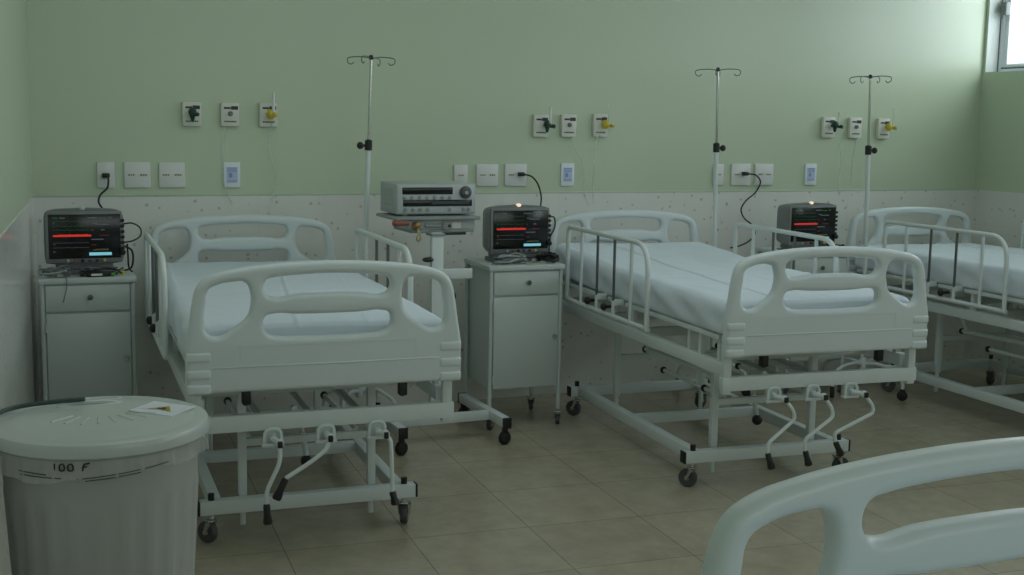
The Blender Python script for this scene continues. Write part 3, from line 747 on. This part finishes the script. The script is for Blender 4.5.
# ------------------------------------------------------------------ drip stands
def iv_stand(loc, rz, zt, zc, knob_dir, hook_rot, label, r_leg=.25, lean=0):
    r = empty('iv_stand', loc, rz); tag(r, label, 'drip stand', 'drip stands')
    MB().cyl((0, 0, .16), (0, 0, zc-.02), .0120, 14).build('lower_tube', M['white'], r)
    MB().cyl((0, 0, zc-.02), (0, 0, zt), .0068, 12).build('upper_rod', M['chrome'], r)
    q = MB(); q.lathe([(.010, -.026), (.018, -.024), (.018, .022), (.010, .028), (0, .028)], 16, Matrix.Translation((0, 0, zc)))
    cl = q.build('height_clamp', M['black'], r)
    a = knob_dir; d = Vector((math.cos(a), math.sin(a), 0))
    q = MB(); q.cyl(Vector((0, 0, zc-.002)), Vector((0, 0, zc-.002))+d*.040, .007, 10); q.ball(tuple(Vector((0, 0, zc-.003))+d*.042), .018, .95, .95, 1, 12); q.build('clamp_knob', M['black'], cl)
    MB().lathe([(0, -.012), (.009, -.010), (.011, 0), (.009, .010), (0, .013)], 12, Matrix.Translation((0, 0, zt))).build('top_cap', M['black'], r)
    for k in range(4):
        t = hook_rot+k*PI/2; d = Vector((math.cos(t), math.sin(t), 0)); z = Vector((0, 0, 1))
        P = [Vector((0, 0, zt-.004))+d*.005, z*(zt+.002)+d*.05, z*(zt-.001)+d*.105, z*(zt-.010)+d*.122, z*(zt-.028)+d*.118, z*(zt-.034)+d*.100, z*(zt-.024)+d*.088]
        MB().tube(P, .0024, 6, sm=5).build('hook', M['rod'], r)
    for o in kids(r): o.rotation_euler = (lean*math.sin(rz), lean*math.cos(rz), 0)
    MB().lathe([(0, .13), (.022, .135), (.026, .15), (.026, .185), (.018, .20), (0, .20)], 18).build('base_hub', M['white'], r)
    for k in range(4):
        t = k*PI/2; d = Vector((math.cos(t), math.sin(t), 0)); z = Vector((0, 0, 1))
        lg = MB(); lg.tube([z*.165+d*.015, z*.178+d*.09, z*.165+d*(r_leg-.07), z*.135+d*(r_leg-.02), z*.09+d*r_leg, z*.062+d*r_leg], .0105, 8, sm=5)
        o = lg.build('base_leg', M['white'], r)
        w = MB(); w.lathe([(0, -.012), (.022, -.012), (.029, -.007), (.029, .007), (.022, .012), (0, .012)], 16, Matrix.Translation(tuple(d*r_leg+z*.029)) @ Matrix.Rotation(t+.7, 4, 'Z') @ Matrix.Rotation(PI/2, 4, 'X'))
        w.cyl(tuple(d*r_leg+z*.03), tuple(d*r_leg+z*.066), .012, 8)
        w.build('caster_wheel', M['rubber'], o)
    return r
iv_stand((1.757, -.300, 0), .80, 1.800, 1.380, PI-.8, .1, 'tall drip stand between the first bed and the ventilator, black clamp knob turned sideways', .20, .030)
iv_stand((3.828, -.290, 0), .75, 1.808, 1.383, -.75, .15, 'drip stand between the middle bed head and the snaking black cord', .2, -.022)
iv_stand((4.668, -.560, 0), .25, 1.788, 1.383, -.3, .2, 'drip stand closest to the window, in front of the last bed head', .27, -.033)

# ------------------------------------------------------------------ ventilator cart and ventilator
vc = empty('ventilator_cart', (2.040, -.60, 0), 0); tag(vc, 'white wheeled cart carrying the ventilator between the first bed and second cabinet', 'cart')
q = MB(); q.box(-.262, .216, -.172, -.140, .085, .130, .003); q.build('cross_bar', M['white'], vc)
for x, y0, y1 in ((-.280, -.350, .10), (.236, -.335, .23)):
    q = MB(); q.box(x-.0200, x+.0200, y0, y1, .085, .130, .003); fo = q.build('base_foot', M['white'], vc)
    for y in (y0, y1):
        s = -1 if y == y0 else 1
        q = MB(); q.box(x-.0215, x+.0215, min(y, y+s*.012), max(y, y+s*.012), .080, .132, .003); q.box(x-.012, x+.012, y-.012-s*.018, y+.012-s*.018, .045, .088, .003); q.build('end_cap', M['black'], fo)
        q = MB(); q.lathe([(0, -.020), (.022, -.020), (.031, -.012), (.031, .012), (.022, .020), (0, .020)], 18, Matrix.Translation((x, y-s*.02, .031)) @ Matrix.Rotation(.5, 4, 'Z') @ Matrix.Rotation(PI/2, 4, 'X')); q.build('caster_wheel', M['rubber'], fo)
q = MB(); q.box(-.082, -.026, -.172, -.140, .128, .990, .003); q.build('column', M['white'], vc)
q = MB(); q.box(-.055, .115, -.186, -.172, .775, .822, .003); q.build('side_arm', M['white'], vc)
q = MB(); q.cyl((-.08, -.15, .872), (-.100, -.17, .868), .008, 8); q.ball((-.105, -.180, .868), .020, 1.4, 1, .6, 10); q.build('locking_knob', M['black'], vc)
q = MB(); q.cyl((-.030, -.155, .70), (.020, -.16, .69), .008, 8); q.ball((.025, -.16, .69), .018, 1, 1, 1.3, 10); q.build('bracket_knob', M['black'], vc)
q = MB(); q.box(-.165, .150, -.11, .14, .985, 1.000, .003); q.box(-.088, -.020, -.178, -.10, .975, .988, .003); q.build('lower_shelf', M['mid_grey'], vc)
q = MB(); q.box(-.245, .175, -.13, .17, 1.045, 1.060, .004); q.build('tray', M['mid_grey'], vc)
q = MB(); q.box(-.170, .155, -.105, .14, 1.000, 1.045, .003); q.build('valve_block', M['pale_grey'], vc)
q = MB(); q.cyl((-.262, -.14, 1.035), (-.185, -.135, 1.033), .011, 10); q.cyl((-.255, -.14, 1.035), (-.235, -.139, 1.035), .014, 10); q.build('red_fitting', M['redfit'], vc)
q = MB(); q.cyl((-.143, -.100, 1.020), (-.143, -.135, 1.020), .018, 8); q.ball((-.143, -.14, 1.024), .015, 1, 1, 1, 10); q.build('brass_fitting', M['brass'], vc)
q = MB(); q.cyl((-.095, -.112, 1.018), (-.02, -.112, 1.016), .007, 8); q.lathe([(0, 0), (.018, .004), (.020, .014), (0, .016)], 12, Matrix.Translation((.01, -.105, 1.018)) @ Matrix.Rotation(PI/2, 4, 'X')); q.build('gauge', M['mid_grey'], vc)
q = MB(); q.ball((.022, -.122, 1.018), .007, 1, 1, 1, 8); q.build('gauge_button', M['black'], vc)
q = MB(); q.box(.04, .085, -.108, -.104, 1.004, 1.032); q.build('rating_plate', M['plate'], vc)
q = MB(); q.tube([(-.143, -.14, 1.01), (-.141, -.145, .985), (-.148, -.145, .962), (-.138, -.14, .950), (-.128, -.14, .965), (-.132, -.135, .995)], .0045, 8, sm=6); q.build('yellow_tube', mat('yellowish_tube', (.42, .40, .20), .3), vc)
q = MB(); q.cyl((-.08, -.115, .980), (.105, -.115, .980), .006, 8); q.build('black_rail', M['black'], vc)
ve = empty('ventilator', (2.020, -.665, 1.060), -.03); tag(ve, 'pale grey ventilator with two dark displays and round dial on its cart', 'ventilator')
q = MB(); q.box(-.198, .192, .0, .27, .008, .150, .004)
for s in (-.15, .15):
    for y in (.03, .24): q.cyl((s, y, 0), (s, y, .01), .012, 10)
for k in range(6): q.box(-.2005, -.196, .06, .23, .03+k*.018, .038+k*.018)
q.build('ventilator_housing', M['pale_grey'], ve)
q = MB(); q.box(-.190, .186, -.004, .001, .014, .145, .003); q.build('front_panel', mat('front_panel_grey', (.50, .55, .55), .4), ve)
q = MB(); q.box(-.172, .075, -.0075, -.0035, .102, .134, .002); d1 = q.build('upper_display', M['screen'], ve)
q = MB(); q.box(-.168, .172, -.0075, -.0035, .046, .076, .002); d2 = q.build('lower_display', M['screen'], ve)
q = MB(); q.box(-.162, -.02, -.0085, -.007, .062, .068); q.box(-.03, .16, -.0085, -.007, .055, .070); q.build('display_segments', mat('dim_display_segments', (.05, .08, .09), .4), d2)
q = MB(); q.box(-.165, .065, -.0085, -.007, .122, .130); q.build('display_segments', mat('dim_display_segments_upper', (.05, .07, .07), .4), d1)
for n_, z, xs in (('upper_keys', .086, [-.162+i*.037 for i in range(7)]), ('lower_keys', .030, [-.158+i*.037 for i in range(4)]+[.06, .13, .155])):
    for x in xs:
        q = MB(); q.lathe([(0, 0), (.009, 0), (.008, .007), (0, .009)], 12, Matrix.Translation((x, -.004, z)) @ Matrix.Rotation(PI/2, 4, 'X')); q.build('key', M['mid_grey'], ve)
q = MB(); q.lathe([(0, 0), (.030, 0), (.030, .006), (.024, .008), (.022, .018), (.018, .020), (0, .020)], 24, Matrix.Translation((.138, -.004, .110)) @ Matrix.Rotation(PI/2, 4, 'X')); q.build('dial', mat('dark_dial', (.09, .10, .10), .4), ve)
q = MB(); q.cyl((.138, -.022, .110), (.138, -.026, .110), .008, 12); q.build('dial_centre', M['pale_grey'], ve)

# ------------------------------------------------------------------ waste bin
BX, BY, BZ, BR = .287, -2.950, .750, .259
bn = empty('waste_bin', (BX, BY, 0)); tag(bn, 'large pale ribbed waste bin with a lid against the side wall', 'bin')
bm = bmesh.new(); seg = 216; rings = []
def binr(z, t):
    R = .195+(BR-.022-.195)*(z/BZ)
    if .05 < z < BZ-.135:
        ph = (t*24/(2*PI)) % 1
        R += .0032*min(1, max(0, (.5-abs(ph-.5))*12-2.4))*min(1, (z-.05)/.02, (BZ-.135-z)/.02)
    return R
zs = [0, .012, .05, .07]+[.09+.04*i for i in range(11)]+[BZ-.16, BZ-.150, BZ-.142, BZ-.135, BZ-.12, BZ-.075, BZ-.072, BZ-.05, BZ-.02]
for z in sorted(set(zs)):
    rings.append([bm.verts.new((binr(z, 2*PI*k/seg)*math.cos(2*PI*k/seg), binr(z, 2*PI*k/seg)*math.sin(2*PI*k/seg), z)) for k in range(seg)])
for A, B in zip(rings[:-1], rings[1:]):
    for k in range(seg): bm.faces.new((A[k], A[(k+1) % seg], B[(k+1) % seg], B[k]))
bm.faces.new(rings[0][::-1])
q = MB(); q.bm.free(); q.bm = bm; q.lathe([(BR-.016, BZ-.050), (BR-.010, BZ-.048), (BR-.010, BZ-.036), (BR-.016, BZ-.034)], 72)
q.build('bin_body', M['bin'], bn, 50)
# bag folded over the rim under the lid
rnd = random.Random(5); bm = bmesh.new(); rings = []
for j, (dr, z) in enumerate(((-.004, BZ-.012), (.001, BZ-.030), (.002, BZ-.052), (.0035, BZ-.078))):
    ring = []
    for k in range(180):
        t = 2*PI*k/180; wv = .0025*math.sin(23*t)+.0018*math.sin(57*t+1)
        dz = -.010*math.sin(t*2+.4)*(j == 3)+.004*math.sin(9*t)*(j == 3)
        ring.append(bm.verts.new(((BR-.008+dr+wv*(j > 1))*math.cos(t), (BR-.008+dr+wv*(j > 1))*math.sin(t), z+dz)))
    rings.append(ring)
for A, B in zip(rings[:-1], rings[1:]):
    for k in range(180): bm.faces.new((A[k], B[k], B[(k+1) % 180], A[(k+1) % 180]))
q = MB(); q.bm.free(); q.bm = bm
q.tube([Vector(v.co) for v in rings[-1]], .0012, 5, closed=True) if False else None
q.build('bag_edge', M['bag'], bn, 80)
# lid
q = MB(); q.lathe([(BR-.004, BZ-.030), (BR+.001, BZ-.026), (BR+.002, BZ-.008), (BR-.003, BZ+.003), (BR-.014, BZ+.008), (BR-.030, BZ+.006), (BR-.040, BZ+.009), (BR*.7, BZ+.017), (BR*.45, BZ+.021), (BR*.2, BZ+.022), (0, BZ+.022)], 96)
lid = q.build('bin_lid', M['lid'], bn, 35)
q = MB(); hc = Vector((-.0, .085, BZ+.021))
q.tube([Vector((.075*math.cos(t)-.02, .10+.028*math.sin(t), BZ+.020)) for t in [2*PI*k/32 for k in range(32)]], .006, 8, closed=True)
q.tube([(-.10, .10, BZ+.016), (-.06, .10, BZ+.024), (.02, .10, BZ+.024), (.06, .10, BZ+.016)], .007, 8, sm=4)
q.tube([Vector((.055*math.cos(t)+.01, .175+.018*math.sin(t), BZ+.014)) for t in [2*PI*k/32 for k in range(32)]], .005, 8, closed=True)
q.build('lid_grip', M['lid'], lid)
q = MB()
for k in range(9):
    t = -2.5+k*.27; d = Vector((math.cos(t), math.sin(t), 0))
    a = d*.085+Vector((0, .03, BZ+.020)); b_ = d*.150+Vector((0, .03, BZ+.0185)); q.tube([a, b_], .0045, 6)
q.build('lid_ribs', M['lid'], lid)
q = MB(); q.tube([(-.262, .045, BZ+.006), (-.235, .085, BZ+.018), (-.19, .125, BZ+.022), (-.12, .115, BZ+.030), (-.03, .09, BZ+.038)], .006, 8, sm=6)
tag(q.build('tie_cord', mat('dark_green_cord', (.05, .085, .075), .6), lid), 'dark cord across the lid')
q = MB(); mx = Matrix.Translation((.148, .000, BZ+.0185)) @ Matrix.Rotation(.075, 4, 'Y') @ Matrix.Rotation(-.62, 4, 'Z')
q.box(-.058, .058, -.065, .065, -.0005, .0010, mx=mx); st = q.build('warning_sticker', M['sticker'], lid)
bm = bmesh.new(); vs = [bm.verts.new(v) for v in ((-.030, -.024, .0014), (.034, -.024, .0014), (.002, .032, .0014))]; bm.faces.new(vs)
bmesh.ops.transform(bm, matrix=mx, verts=bm.verts[:]); r_ = bmesh.ops.extrude_face_region(bm, geom=bm.faces[:])
q = MB(); q.bm.free(); q.bm = bm; q.build('warning_triangle', M['yellow'], st)
q = MB(); q.box(-.010, .010, -.012, -.002, .0012, .0022, mx=mx); q.ball(tuple(mx @ Vector((.002, .004, .0018))), .006, 1, 1, .15, 10)
q.build('hazard_mark', M['darkmark'], st)
# handwriting and printed bands curved round the rim of the bag
def on_rim(t, z, dr=.0035): R = BR-.008+dr; return Vector((R*math.cos(t), R*math.sin(t), z))
def stroke(pts, t0, z0, s):
    q_ = [on_rim(t0+x*s/BR, z0+y*s) for x, y in pts]; return q_
q = MB(); t0 = math.radians(-120); s = .0250; zz = BZ-.054
glyph = {'1': [[(.1, .0), (.1, 1)]], '0': [[(.1, .0), (.05, .5), (.15, .9), (.35, 1), (.5, .8), (.55, .4), (.5, 0), (.3, -.05), (.1, .0)]], 'F': [[(.1, -.1), (.12, .5), (.25, .95), (.75, 1.05)], [(.12, .5), (.5, .55)]]}
xo = 0
for ch in '100 F':
    if ch == ' ': xo += .5; continue
    for g in glyph[ch]: q.tube([on_rim(t0+(xo+x)*s/BR, zz+y*s*.62) for x, y in g], .0019, 6)
    xo += .5 if ch == '1' else .8
q.build('bin_writing', M['black'], bn)
q = MB()
for ta, tb, za, zb in ((-141, -124, .063, .066), (-140, -116, .071, .073), (-108, -60, .074, .058), (-104, -76, .079, .070)):
    q.tube([on_rim(math.radians(ta+(tb-ta)*k/14), BZ-(za+(zb-za)*k/14), .005) for k in range(15)], .0013, 5)
q.build('bag_print_lines', M['darkmark'], bn)

# ------------------------------------------------------------------ light
def area(name, loc, rot, sx, sy, e, rgb):
    l = bpy.data.lights.new(name, 'AREA'); l.shape = 'RECTANGLE'; l.size = sx; l.size_y = sy; l.energy = e; l.color = rgb
    o = bpy.data.objects.new(name, l); col.objects.link(o); o.location = loc; o.rotation_euler = rot; return o
# daylight through the corner window; the two unseen added windows give soft fill
for (a, b), e in zip(wins, (14, 14, 14)):
    area('window_daylight_and_fill', (XR+.30, (a+b)/2, (WZ0+WZ1)/2+.05), (0, math.radians(78), 0), .8, b-a, e, (.86, .95, 1.0))
# weak general fill added at the far end of the ward, no lamp modelled
area('far_end_fill_light', (2.2, YF+.4, 2.3), (math.radians(68), 0, 0), 4.0, 1.0, 20, (.90, .99, 1.0))
# added soft fill under the ceiling, daylight-coloured, no lamp modelled, outside the frame
area('ceiling_fill_light', (2.2, -2.3, CH-.02), (0, 0, 0), 3.6, 2.6, 18.5, (.90, .98, 1.0))
wd = bpy.data.worlds.new('world'); scene.world = wd; wd.use_nodes = True
bg = wd.node_tree.nodes['Background']; bg.inputs[0].default_value = (.85, .93, 1, 1); bg.inputs[1].default_value = 2.8

# ------------------------------------------------------------------ camera
cd = bpy.data.cameras.new('camera'); cam = bpy.data.objects.new('camera', cd); col.objects.link(cam)
R_ = Vector((0.9144028027331085, -0.40442923945712295, 0.017450060915909893)); U_ = Vector((0.03785559, 0.12834971, 0.99100621)); F_ = Vector((0.4030316, 0.90551827, -0.13267325))
cam.matrix_world = Matrix(((R_.x, U_.x, -F_.x, 0), (R_.y, U_.y, -F_.y, -6.08331), (R_.z, U_.z, -F_.z, 1.5), (0, 0, 0, 1)))
cd.lens = 1231.293/1024*36; cd.sensor_width = 36; cd.clip_start = .05
scene.camera = cam
vs_ = scene.view_settings
vs_.view_transform = 'Standard'; vs_.look = 'None'; vs_.gamma = 1; vs_.use_curve_mapping = False; vs_.exposure = 0
scene.cycles.use_denoising = True
scene.cycles.max_bounces = 8; scene.cycles.diffuse_bounces = 5; scene.cycles.transparent_max_bounces = 12
scene.cycles.sample_clamp_indirect = 4
